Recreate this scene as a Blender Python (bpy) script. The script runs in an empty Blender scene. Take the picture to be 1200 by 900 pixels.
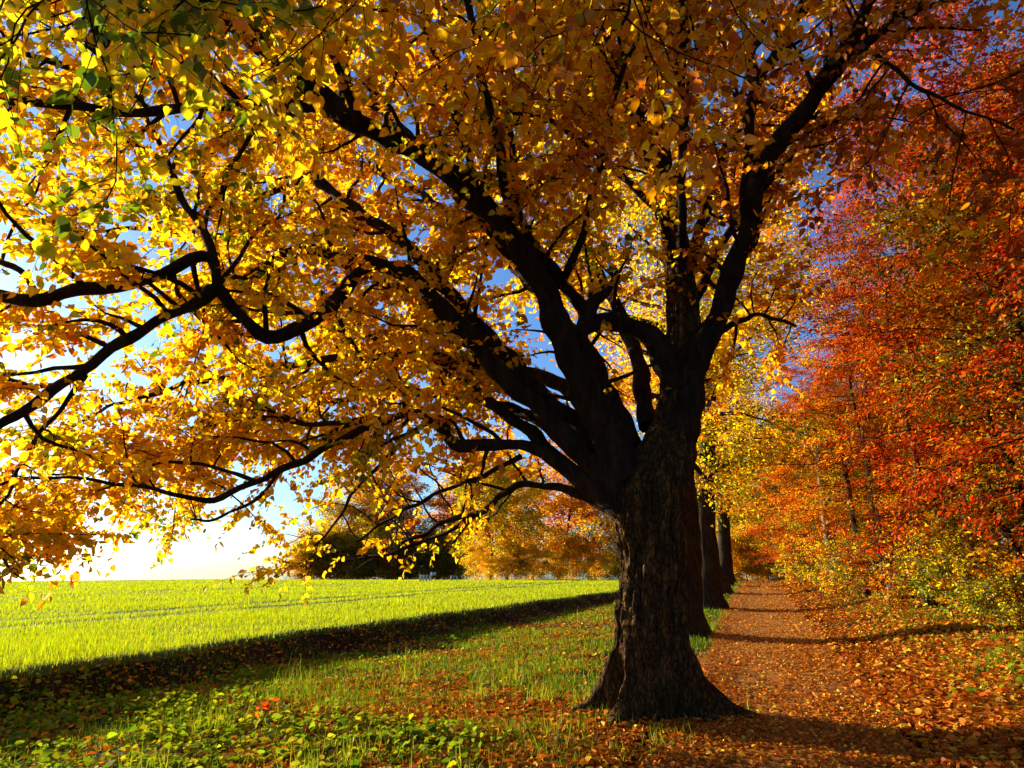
import bpy, math, random
import numpy as np
from mathutils import Vector, noise as mnoise

S = bpy.context.scene
COL = S.collection
R = math.radians

# ------------------------------------------------------------------ camera, sky, sun, exposure
FPX, PITCH, YAW, EYE = 796.0, R(15.6), R(19.0), 1.6     # focal length in pixels of a 1200 px wide frame
cam = bpy.data.cameras.new("camera")
cam.sensor_width = 36.0
cam.lens = 36.0 * FPX / 1200.0
cam.clip_end = 3000.0
cam.clip_start = 0.05
cam_o = bpy.data.objects.new("camera", cam)
COL.objects.link(cam_o)
cam_o.location = (0, 0, EYE)
cam_o.rotation_euler = (R(90) + PITCH, 0, YAW)
S.camera = cam_o

SUN_AZ, SUN_EL = 73.0, 11.8                             # degrees left of +Y (the path's direction), above the horizon
sdir = Vector((-math.sin(R(SUN_AZ)) * math.cos(R(SUN_EL)), math.cos(R(SUN_AZ)) * math.cos(R(SUN_EL)), math.sin(R(SUN_EL))))
world = bpy.data.worlds.new("World")
S.world = world
world.use_nodes = True
wn = world.node_tree
sky = wn.nodes.new("ShaderNodeTexSky")
sky.sky_type = 'NISHITA'
sky.sun_disc = False
sky.sun_elevation = R(SUN_EL)
sky.sun_rotation = R(-SUN_AZ)
sky.air_density = 1.0
sky.dust_density = 1.0
sky.ozone_density = 2.0
bg = wn.nodes["Background"]
bg.inputs["Strength"].default_value = 0.068
skyt = wn.nodes.new("ShaderNodeMix")                    # the clear, deep autumn blue of the photograph
skyt.data_type = 'RGBA'
skyt.blend_type = 'MULTIPLY'
skyt.inputs[0].default_value = 1.0
skyt.inputs[7].default_value = (.60, .92, 1.38, 1)
wn.links.new(sky.outputs[0], skyt.inputs[6])
wn.links.new(skyt.outputs[2], bg.inputs["Color"])
sun = bpy.data.lights.new("sun", 'SUN')
sun.energy = 5.0
sun.angle = R(0.5)
sun.color = (1.0, 0.84, 0.58)
sun_o = bpy.data.objects.new("sun", sun)
COL.objects.link(sun_o)
sun_o.rotation_euler = sdir.to_track_quat('Z', 'Y').to_euler()
S.view_settings.view_transform = 'Standard'
S.view_settings.look = 'None'
S.view_settings.gamma = 1.0
S.view_settings.use_curve_mapping = False
S.view_settings.exposure = 1.4
cy = S.cycles
cy.use_denoising = True
cy.max_bounces = 6
cy.diffuse_bounces = 4
cy.transmission_bounces = 4
cy.glossy_bounces = 2
cy.transparent_max_bounces = 4
cy.caustics_reflective = False
cy.caustics_refractive = False
cy.sample_clamp_indirect = 6.0
cy.use_fast_gi = False

# ------------------------------------------------------------------ helpers
rng = np.random.default_rng(7)
random.seed(7)
CY, SY, CP, SP = math.cos(YAW), math.sin(YAW), math.cos(PITCH), math.sin(PITCH)


def at(x, y, F):
    """The world point seen at pixel x, y of the 1200x900 photograph, F metres ahead of the camera (measured level)."""
    a, v = x - 600.0, 450.0 - y
    fw, up = FPX * CP - v * SP, FPX * SP + v * CP
    t = F / fw
    return np.array([(a * CY - fw * SY) * t, (a * SY + fw * CY) * t, EYE + up * t]), t


def smooth(a, b, x):
    t = np.clip((x - a) / (b - a), 0, 1)
    return t * t * (3 - 2 * t)


def wob(x, y, s=1.0, seed=0):
    """cheap smooth 2-D noise, about -1..1"""
    k = seed * 1.7
    return (np.sin(x * 1.3 * s + 1.9 * np.sin(y * .7 * s + k) + k) + np.sin(y * 1.7 * s + 1.6 * np.sin(x * .9 * s + 2 * k) + 2.1 + k)
            + .6 * np.sin((x + y) * 2.9 * s + 1.3 * k) + .5 * np.sin((x - 1.4 * y) * 4.3 * s + .6 + k)) / 2.6


FIELD_X = -8.6


def field_edge(Y):
    return FIELD_X - .3 * np.exp(-((Y - 8) / 12.0) ** 2) + 1.2 * smooth(14, 40, Y) + .12 * np.sin(Y * .9) + .06 * np.sin(Y * 2.3)


def terrain(X, Y):
    X, Y = np.asarray(X, float), np.asarray(Y, float)
    r = np.hypot(X, Y)
    fall = .018 * np.clip(r - 85, 0, 500)
    g = .025 * np.clip(Y, 0, 36) + .025 * 4 * smooth(36, 46, Y)
    fe = field_edge(Y)
    zf = .36 + .008 * np.clip(Y, 0, 60) + .03 * wob(X, Y, .12, 3)
    verge = g + (zf - .46 - g) * smooth(-1.8, -7.4, X) + .035 * wob(X, Y, .9, 1) * smooth(-1.0, -2.5, X)
    left = verge + (zf - verge) * smooth(fe + .75, fe - .1, X)
    right = g + .36 * smooth(1.15, 3.4, X) + .055 * np.clip(X - 3.2, 0, 40) + .05 * wob(X, Y, .8, 2) * smooth(1.2, 2.6, X)
    path = g - .03 * np.exp(-(X / 1.0) ** 2) + .012 * wob(X, Y, 1.6, 5)
    z = np.where(X < 0, np.where(X > -1.0, path, left), np.where(X < 1.15, path, right))
    w = smooth(-1.6, -.8, X)
    z = np.where((X < -.8) & (X > -1.6), left * (1 - w) + path * w, z)
    return z - fall


def link(o, parent=None):
    COL.objects.link(o)
    if parent is not None:
        o.parent = parent
    return o


def tag(o, label=None, cat=None, group=None, kind=None):
    for k, v in (("label", label), ("category", cat), ("group", group), ("kind", kind)):
        if v:
            o[k] = v
    return o


def empty(name, loc=(0, 0, 0)):
    o = bpy.data.objects.new(name, None)
    o.empty_display_size = .3
    o.location = loc
    return link(o)


def np_mesh(name, V, loops, counts, mats, col=None, matidx=None, smooth_shade=False):
    V = np.asarray(V, np.float32)
    loops = np.asarray(loops, np.int32).ravel()
    counts = np.asarray(counts, np.int32)
    me = bpy.data.meshes.new(name)
    me.vertices.add(len(V))
    me.vertices.foreach_set("co", V.ravel())
    me.loops.add(len(loops))
    me.loops.foreach_set("vertex_index", loops)
    me.polygons.add(len(counts))
    starts = np.concatenate(([0], np.cumsum(counts)[:-1])).astype(np.int32)
    me.polygons.foreach_set("loop_start", starts)
    if matidx is not None:
        me.polygons.foreach_set("material_index", np.asarray(matidx, np.int32))
    if smooth_shade:
        me.polygons.foreach_set("use_smooth", np.ones(len(counts), bool))
    for m in mats:
        me.materials.append(m)
    if col is not None:
        a = me.attributes.new("tone", 'FLOAT_COLOR', 'FACE')
        c = np.ones((len(counts), 4), np.float32)
        c[:, :3] = col
        a.data.foreach_set("color", c.ravel())
    me.update(calc_edges=True)
    return me


class Parts:
    """collects pieces of one mesh"""
    def __init__(self):
        self.V, self.L, self.C, self.K, self.M, self.n = [], [], [], [], [], 0

    def add(self, V, F, col=None, mat=0):
        F = np.asarray(F)
        self.V.append(np.asarray(V, np.float32))
        self.L.append((F + self.n).ravel())
        self.C.append(np.full(len(F), F.shape[1]))
        self.K.append(np.broadcast_to(np.asarray((.5, .5, .5) if col is None else col, np.float32), (len(F), 3)))
        self.M.append(np.full(len(F), mat))
        self.n += len(V)

    def mesh(self, name, mats, smooth_shade=False):
        return np_mesh(name, np.concatenate(self.V), np.concatenate(self.L), np.concatenate(self.C), mats,
                       np.concatenate(self.K), np.concatenate(self.M), smooth_shade)

    def build(self, name, mats, parent=None, smooth_shade=False):
        return link(bpy.data.objects.new(name, self.mesh(name, mats, smooth_shade)), parent)


def unit(v):
    return v / np.maximum(np.linalg.norm(v, axis=-1, keepdims=True), 1e-9)


def tube(P, pts, rad, sides=6, col=None, mat=0, rough=0.0):
    pts = np.asarray(pts, float)
    rad = np.asarray(rad, float)
    n = len(pts)
    T = unit(np.gradient(pts, axis=0))
    ref = np.array([0, 0, 1.0]) if abs(T[0][2]) < .9 else np.array([1.0, 0, 0])
    A = np.zeros((n, 3))
    a = unit(np.cross(T[0], ref))
    for i in range(n):
        a = unit(a - T[i] * np.dot(a, T[i]))
        A[i] = a
    B = np.cross(T, A)
    th = np.linspace(0, 2 * np.pi, sides, endpoint=False)
    rr = rad[:, None] * np.ones((1, sides))
    if rough:
        rr = rr * (1 + rough * rng.normal(size=(n, sides)))
    V = pts[:, None, :] + rr[..., None] * (np.cos(th)[None, :, None] * A[:, None, :] + np.sin(th)[None, :, None] * B[:, None, :])
    i = np.arange(n - 1)[:, None] * sides
    j = np.arange(sides)[None, :]
    k = (j + 1) % sides
    F = np.stack([i + j, i + k, i + sides + k, i + sides + j], -1).reshape(-1, 4)
    P.add(V.reshape(-1, 3), F, col, mat)


def spline(pts, step=.12):
    """Catmull-Rom through rows of any width (xyz, radius ...)"""
    pts = np.asarray(pts, float)
    q = np.vstack([2 * pts[0] - pts[1], pts, 2 * pts[-1] - pts[-2]])
    out = []
    for i in range(1, len(q) - 2):
        m = max(2, int(np.linalg.norm(q[i + 1][:3] - q[i][:3]) / step))
        t = np.linspace(0, 1, m, endpoint=False)[:, None]
        out.append(.5 * (2 * q[i] + (q[i + 1] - q[i - 1]) * t + (2 * q[i - 1] - 5 * q[i] + 4 * q[i + 1] - q[i + 2]) * t ** 2
                         + (3 * q[i] - q[i - 1] - 3 * q[i + 1] + q[i + 2]) * t ** 3))
    out.append(q[-2][None])
    return np.vstack(out)


LEAF = {
    # along, aside, up
    'lime': (np.array([(.06, 0, 0), (-.06, .17, .01), (.04, .37, .05), (.28, .47, .08), (.56, .38, .05), (.80, .17, -.01), (1.02, 0, -.11),
                       (.80, -.17, -.01), (.56, -.38, .05), (.28, -.47, .08), (.04, -.37, .05), (-.06, -.17, .01)]),
             np.array([(0, 6, 5, 4, 3, 2, 1), (0, 11, 10, 9, 8, 7, 6)])),
    'small': (np.array([(.06, 0, 0), (-.04, .24, .02), (.28, .46, .07), (.66, .30, .03), (1, 0, -.10), (.66, -.30, .03), (.28, -.46, .07), (-.04, -.24, .02)]),
              np.array([(0, 4, 3, 2, 1), (0, 7, 6, 5, 4)])),
    'beech': (np.array([(0, 0, 0), (.27, .27, .06), (.68, .25, .05), (1.03, 0, -.06), (.68, -.25, .05), (.27, -.27, .06)]), np.array([(0, 3, 2, 1), (0, 5, 4, 3)])),
    'blade': (np.array([(0, -.5, 0), (0, .5, 0), (.55, .32, 0), (1, 0, -.22), (.55, -.32, 0)]), np.array([(0, 1, 2), (0, 2, 4), (4, 2, 3)])),
}


def leaves(P, pos, axis, nrm, size, shape, col, mat=0, width=None):
    T, F = LEAF[shape]
    axis = unit(axis)
    side = unit(np.cross(nrm, axis))
    nrm = np.cross(axis, side)
    s = np.asarray(size)[:, None, None]
    w = s if width is None else np.asarray(width)[:, None, None]
    curl = rng.normal(1.0, 1.1, (len(pos), 1, 1))
    if width is None:
        w = w * rng.uniform(.78, 1.08, (len(pos), 1, 1))
    V = pos[:, None, :] + s * (T[None, :, 0:1] * axis[:, None] + curl * T[None, :, 2:3] * nrm[:, None]) + w * T[None, :, 1:2] * side[:, None]
    n = len(pos)
    FF = (np.arange(n)[:, None, None] * len(T) + F[None]).reshape(-1, F.shape[1])
    P.add(V.reshape(-1, 3), FF, np.repeat(col, len(F), axis=0), mat)


def palette(n, cols, weights, jitter=.18, g=None):
    cols = np.array(cols)
    w = np.array(weights, float)
    g = g if g is not None else rng
    c = cols[g.choice(len(cols), n, p=w / w.sum())]
    return np.clip(c * np.exp(jitter * g.normal(size=(n, 1))) * np.exp(.09 * g.normal(size=(n, 3))), .004, .95)


# ------------------------------------------------------------------ materials
def new_mat(name):
    m = bpy.data.materials.new(name)
    m.use_nodes = True
    nt = m.node_tree
    nt.nodes.clear()
    return m, nt, nt.nodes.new("ShaderNodeOutputMaterial")


def leaf_mat(name, trans=.55, gloss=.06, rough=.45, tcol=(1.25, 1.0, .55)):
    """a thin leaf: some light reflected, more of it let through"""
    m, nt, out = new_mat(name)
    N, L = nt.nodes, nt.links
    at_ = N.new("ShaderNodeAttribute"); at_.attribute_name = "tone"
    oi = N.new("ShaderNodeObjectInfo")
    mul = N.new("ShaderNodeMix"); mul.data_type = 'RGBA'; mul.blend_type = 'MULTIPLY'; mul.inputs[0].default_value = 1
    L.new(at_.outputs["Color"], mul.inputs[6]); L.new(oi.outputs["Color"], mul.inputs[7])
    tm = N.new("ShaderNodeMix"); tm.data_type = 'RGBA'; tm.blend_type = 'MULTIPLY'; tm.inputs[0].default_value = 1
    L.new(mul.outputs[2], tm.inputs[6]); tm.inputs[7].default_value = (*tcol, 1)
    d = N.new("ShaderNodeBsdfDiffuse"); t = N.new("ShaderNodeBsdfTranslucent"); g = N.new("ShaderNodeBsdfGlossy")
    g.inputs["Roughness"].default_value = rough
    g.inputs["Color"].default_value = (1, .85, .6, 1)
    L.new(mul.outputs[2], d.inputs["Color"]); L.new(tm.outputs[2], t.inputs["Color"])
    a = N.new("ShaderNodeMixShader"); a.inputs[0].default_value = trans
    L.new(d.outputs[0], a.inputs[1]); L.new(t.outputs[0], a.inputs[2])
    b = N.new("ShaderNodeMixShader"); b.inputs[0].default_value = gloss
    L.new(a.outputs[0], b.inputs[1]); L.new(g.outputs[0], b.inputs[2])
    L.new(b.outputs[0], out.inputs["Surface"])
    return m


def ramp(nt, fac, stops):
    r = nt.nodes.new("ShaderNodeValToRGB")
    e = r.color_ramp.elements
    while len(e) < len(stops):
        e.new(.5)
    for i, (p, c) in enumerate(stops):
        e[i].position = p
        e[i].color = (*c, 1)
    nt.links.new(fac, r.inputs[0])
    return r.outputs[0]


def noise_node(nt, scale, detail=6, rough=.6, vec=None, sc=None):
    n = nt.nodes.new("ShaderNodeTexNoise")
    n.inputs["Scale"].default_value = scale
    n.inputs["Detail"].default_value = detail
    n.inputs["Roughness"].default_value = rough
    if vec is None:
        tc = nt.nodes.new("ShaderNodeTexCoord")
        vec = tc.outputs["Object"]
    if sc:
        mp = nt.nodes.new("ShaderNodeMapping")
        mp.inputs["Scale"].default_value = sc
        nt.links.new(vec, mp.inputs["Vector"])
        vec = mp.outputs[0]
    nt.links.new(vec, n.inputs["Vector"])
    return n.outputs["Fac"]


def mixc(nt, fac, a, b, mode='MIX'):
    m = nt.nodes.new("ShaderNodeMix")
    m.data_type = 'RGBA'
    m.blend_type = mode
    for sock, v in ((m.inputs[0], fac), (m.inputs[6], a), (m.inputs[7], b)):
        if hasattr(v, "is_linked"):
            nt.links.new(v, sock)
        else:
            sock.default_value = v if isinstance(v, float) else (*v, 1)
    return m.outputs[2]


def bsdf(nt, out, color, rough=.9, bump=None, strength=.5, dist=.02, spec=.2):
    b = nt.nodes.new("ShaderNodeBsdfPrincipled")
    if hasattr(color, "is_linked"):
        nt.links.new(color, b.inputs["Base Color"])
    else:
        b.inputs["Base Color"].default_value = (*color, 1)
    b.inputs["Roughness"].default_value = rough
    b.inputs["Specular IOR Level"].default_value = spec
    if bump is not None:
        bp = nt.nodes.new("ShaderNodeBump")
        bp.inputs["Strength"].default_value = strength
        bp.inputs["Distance"].default_value = dist
        nt.links.new(bump, bp.inputs["Height"])
        nt.links.new(bp.outputs[0], b.inputs["Normal"])
    nt.links.new(b.outputs[0], out.inputs["Surface"])


def bark_mat(name, dark, light, moss=None, scale=9.0, lo=.42, hi=.70, plates=False):
    m, nt, out = new_mat(name)
    n1 = noise_node(nt, scale, 8, .65, sc=(1, 1, .22))
    n2 = noise_node(nt, scale * 4, 5, .7, sc=(1, 1, .4))
    c = ramp(nt, n1, [(lo, dark), (hi, light)])
    c = mixc(nt, .35, c, ramp(nt, n2, [(.3, dark), (.7, light)]))
    if moss:
        c = mixc(nt, ramp(nt, noise_node(nt, 1.6, 5, .6), [(.52, (0, 0, 0)), (.66, (.8, .8, .8))]), c, moss)
    add = nt.nodes.new("ShaderNodeMath"); add.operation = 'MULTIPLY_ADD'
    nt.links.new(n2, add.inputs[0]); add.inputs[1].default_value = .35; nt.links.new(n1, add.inputs[2])
    hgt = add.outputs[0]
    if plates:                                          # cracked plates of old bark
        v = nt.nodes.new("ShaderNodeTexVoronoi"); v.feature = 'DISTANCE_TO_EDGE'; v.inputs["Scale"].default_value = 21
        tcv = nt.nodes.new("ShaderNodeTexCoord"); mpv = nt.nodes.new("ShaderNodeMapping"); mpv.inputs["Scale"].default_value = (1, 1, .33)
        nzv = nt.nodes.new("ShaderNodeTexNoise"); nzv.inputs["Scale"].default_value = 5
        nt.links.new(tcv.outputs["Object"], nzv.inputs["Vector"])
        vm = nt.nodes.new("ShaderNodeVectorMath"); vm.operation = 'MULTIPLY_ADD'; vm.inputs[1].default_value = (.14, .14, .14)
        nt.links.new(nzv.outputs["Color"], vm.inputs[0]); nt.links.new(tcv.outputs["Object"], vm.inputs[2])
        nt.links.new(vm.outputs[0], mpv.inputs["Vector"]); nt.links.new(mpv.outputs[0], v.inputs["Vector"])
        crack = ramp(nt, v.outputs["Distance"], [(0, (0, 0, 0)), (.16, (1, 1, 1))])
        c = mixc(nt, crack, mixc(nt, .55, c, dark), c)
        a2 = nt.nodes.new("ShaderNodeMath"); a2.operation = 'MULTIPLY_ADD'
        nt.links.new(crack, a2.inputs[0]); a2.inputs[1].default_value = .5; nt.links.new(hgt, a2.inputs[2])
        hgt = a2.outputs[0]
    bsdf(nt, out, c, .95, hgt, 1.0, .06, .1)
    return m


M_BARK = bark_mat("old_bark", (.009, .006, .004), (.42, .21, .05), (.035, .032, .008), 9.0, .47, .80, True)
M_LIMB = bark_mat("limb_bark", (.010, .0065, .004), (.06, .038, .019))
M_BARK2 = bark_mat("grey_bark", (.014, .010, .007), (.085, .06, .036), (.05, .055, .016), 14)
M_PALE = bark_mat("pale_bark", (.16, .12, .08), (.5, .4, .27), None, 18)
M_TWIG = bark_mat("twig_bark", (.02, .013, .009), (.06, .038, .022))
M_LIME = leaf_mat("lime_leaf", .74, .03, .45, (1.2, 1.05, .5))
M_BEECH = leaf_mat("beech_leaf", .6, .02, .5, (1.2, .9, .45))
M_GRASS = leaf_mat("grass_blade", .55, .015, .4, (1.15, 1.1, .5))
M_IVY = leaf_mat("ivy_leaf", .45, .012, .55, (1.1, 1.1, .5))
M_DEAD = leaf_mat("fallen_leaf", .18, .012, .6, (1.2, .9, .5))

m, nt, out = new_mat("verge_soil")
na, nb, nc = noise_node(nt, 1.1, 6, .6), noise_node(nt, 22, 6, .7), noise_node(nt, 90, 3, .7)
c = ramp(nt, na, [(.38, (.012, .015, .004)), (.5, (.028, .02, .007)), (.63, (.06, .028, .009))])
c = mixc(nt, .55, c, ramp(nt, nb, [(.35, (.008, .007, .003)), (.55, (.05, .024, .008)), (.7, (.13, .055, .014))]), 'MIX')
bsdf(nt, out, c, .95, nc, 1.0, .03, .1)
M_SOIL = m

m, nt, out = new_mat("path_leaf_mould")
na, nb = noise_node(nt, .9, 5, .6), noise_node(nt, 30, 7, .75)
vor = nt.nodes.new("ShaderNodeTexVoronoi"); vor.inputs["Scale"].default_value = 24
tc = nt.nodes.new("ShaderNodeTexCoord"); nt.links.new(tc.outputs["Object"], vor.inputs["Vector"])
c = ramp(nt, nb, [(.32, (.07, .032, .008)), (.5, (.29, .13, .024)), (.68, (.48, .23, .045))])
sep = nt.nodes.new("ShaderNodeSeparateColor"); nt.links.new(vor.outputs["Color"], sep.inputs[0])
lv = ramp(nt, sep.outputs[0], [(.0, (.34, .13, .015)), (.4, (.5, .2, .02)), (.75, (.58, .30, .035)), (1.0, (.2, .09, .02))])
c = mixc(nt, ramp(nt, na, [(.4, (.15, .15, .15)), (.62, (.7, .7, .7))]), c, lv)
bsdf(nt, out, c, .9, nb, 1.0, .03, .15)
M_PATH = m

m, nt, out = new_mat("crop_floor")
na, nb = noise_node(nt, .25, 4, .6), noise_node(nt, 12, 6, .75)
c = ramp(nt, nb, [(.3, (.035, .045, .006)), (.6, (.09, .11, .01))])
c = mixc(nt, .35, c, ramp(nt, na, [(.35, (.07, .1, .01)), (.65, (.15, .17, .015))]))
bsdf(nt, out, c, .9, nb, 1.0, .12, .1)
M_FIELD = m

m, nt, out = new_mat("white_paint")
bsdf(nt, out, ramp(nt, noise_node(nt, 9, 4, .6), [(.3, (.68, .67, .63)), (.7, (.82, .81, .78))]), .5)
M_WHITE = m
m, nt, out = new_mat("cut_wood")
bsdf(nt, out, ramp(nt, noise_node(nt, 16, 5, .6, sc=(1, 1, .3)), [(.3, (.32, .17, .06)), (.7, (.62, .4, .18))]), .8)
M_CUT = m

# ------------------------------------------------------------------ the ground


def axis_lines(lo, hi, near, fine, coarse_growth=1.12):
    xs = list(np.arange(near[0], near[1] + 1e-6, fine))
    s = fine
    while xs[-1] < hi:
        s *= coarse_growth
        xs.append(xs[-1] + s)
    s = fine
    while xs[0] > lo:
        s *= coarse_growth
        xs.insert(0, xs[0] - s)
    return np.array(xs)


def sheet(name, xs, ys, mat, dz=0.0, warp=None):
    X, Y = np.meshgrid(xs, ys)
    if warp is not None:
        X = warp(X, Y)
    Z = terrain(X, Y) + dz
    V = np.stack([X, Y, Z], -1).reshape(-1, 3)
    nx, ny = len(xs), len(ys)
    i = np.arange(ny - 1)[:, None] * nx
    j = np.arange(nx - 1)[None]
    F = np.stack([i + j, i + j + 1, i + nx + j + 1, i + nx + j], -1).reshape(-1, 4)
    me = np_mesh(name, V, F, np.full(len(F), 4), [mat], smooth_shade=True)
    o = link(bpy.data.objects.new(name, me))
    o["kind"] = "structure"
    return o


sheet("ground", axis_lines(-900, 900, (-13, 9), .14), axis_lines(-900, 900, (2, 34), .16), M_SOIL)
sheet("path", np.linspace(-1, 1, 17), axis_lines(-12, 90, (2, 40), .2, 1.05), M_PATH, .004,
      lambda u, Y: .1 + u * (1.12 + .07 * np.sin(Y * .8) + .05 * np.sin(Y * 2.1 + 1)) - .04 * np.sin(Y * .35))
sheet("field", np.concatenate([-np.geomspace(.0001, 900, 70)[::-1]]), axis_lines(-900, 900, (2, 40), .4), M_FIELD, .006,
      lambda u, Y: field_edge(Y) + .15 + u)

# ------------------------------------------------------------------ the old lime tree
YEL, GOLD, ORA, BRN, GRN, LIM = (.84, .55, .012), (.74, .35, .009), (.58, .20, .008), (.30, .10, .010), (.10, .17, .008), (.48, .48, .014)


def limb_pts(rows, wk=1.0):
    """rows of pixel x, pixel y, metres ahead, width in pixels -> xyz + radius"""
    o = []
    for x, y, F, w in rows:
        p, t = at(x, y, F)
        o.append((*p, .5 * w * t * wk))
    return np.array(o)


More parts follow.
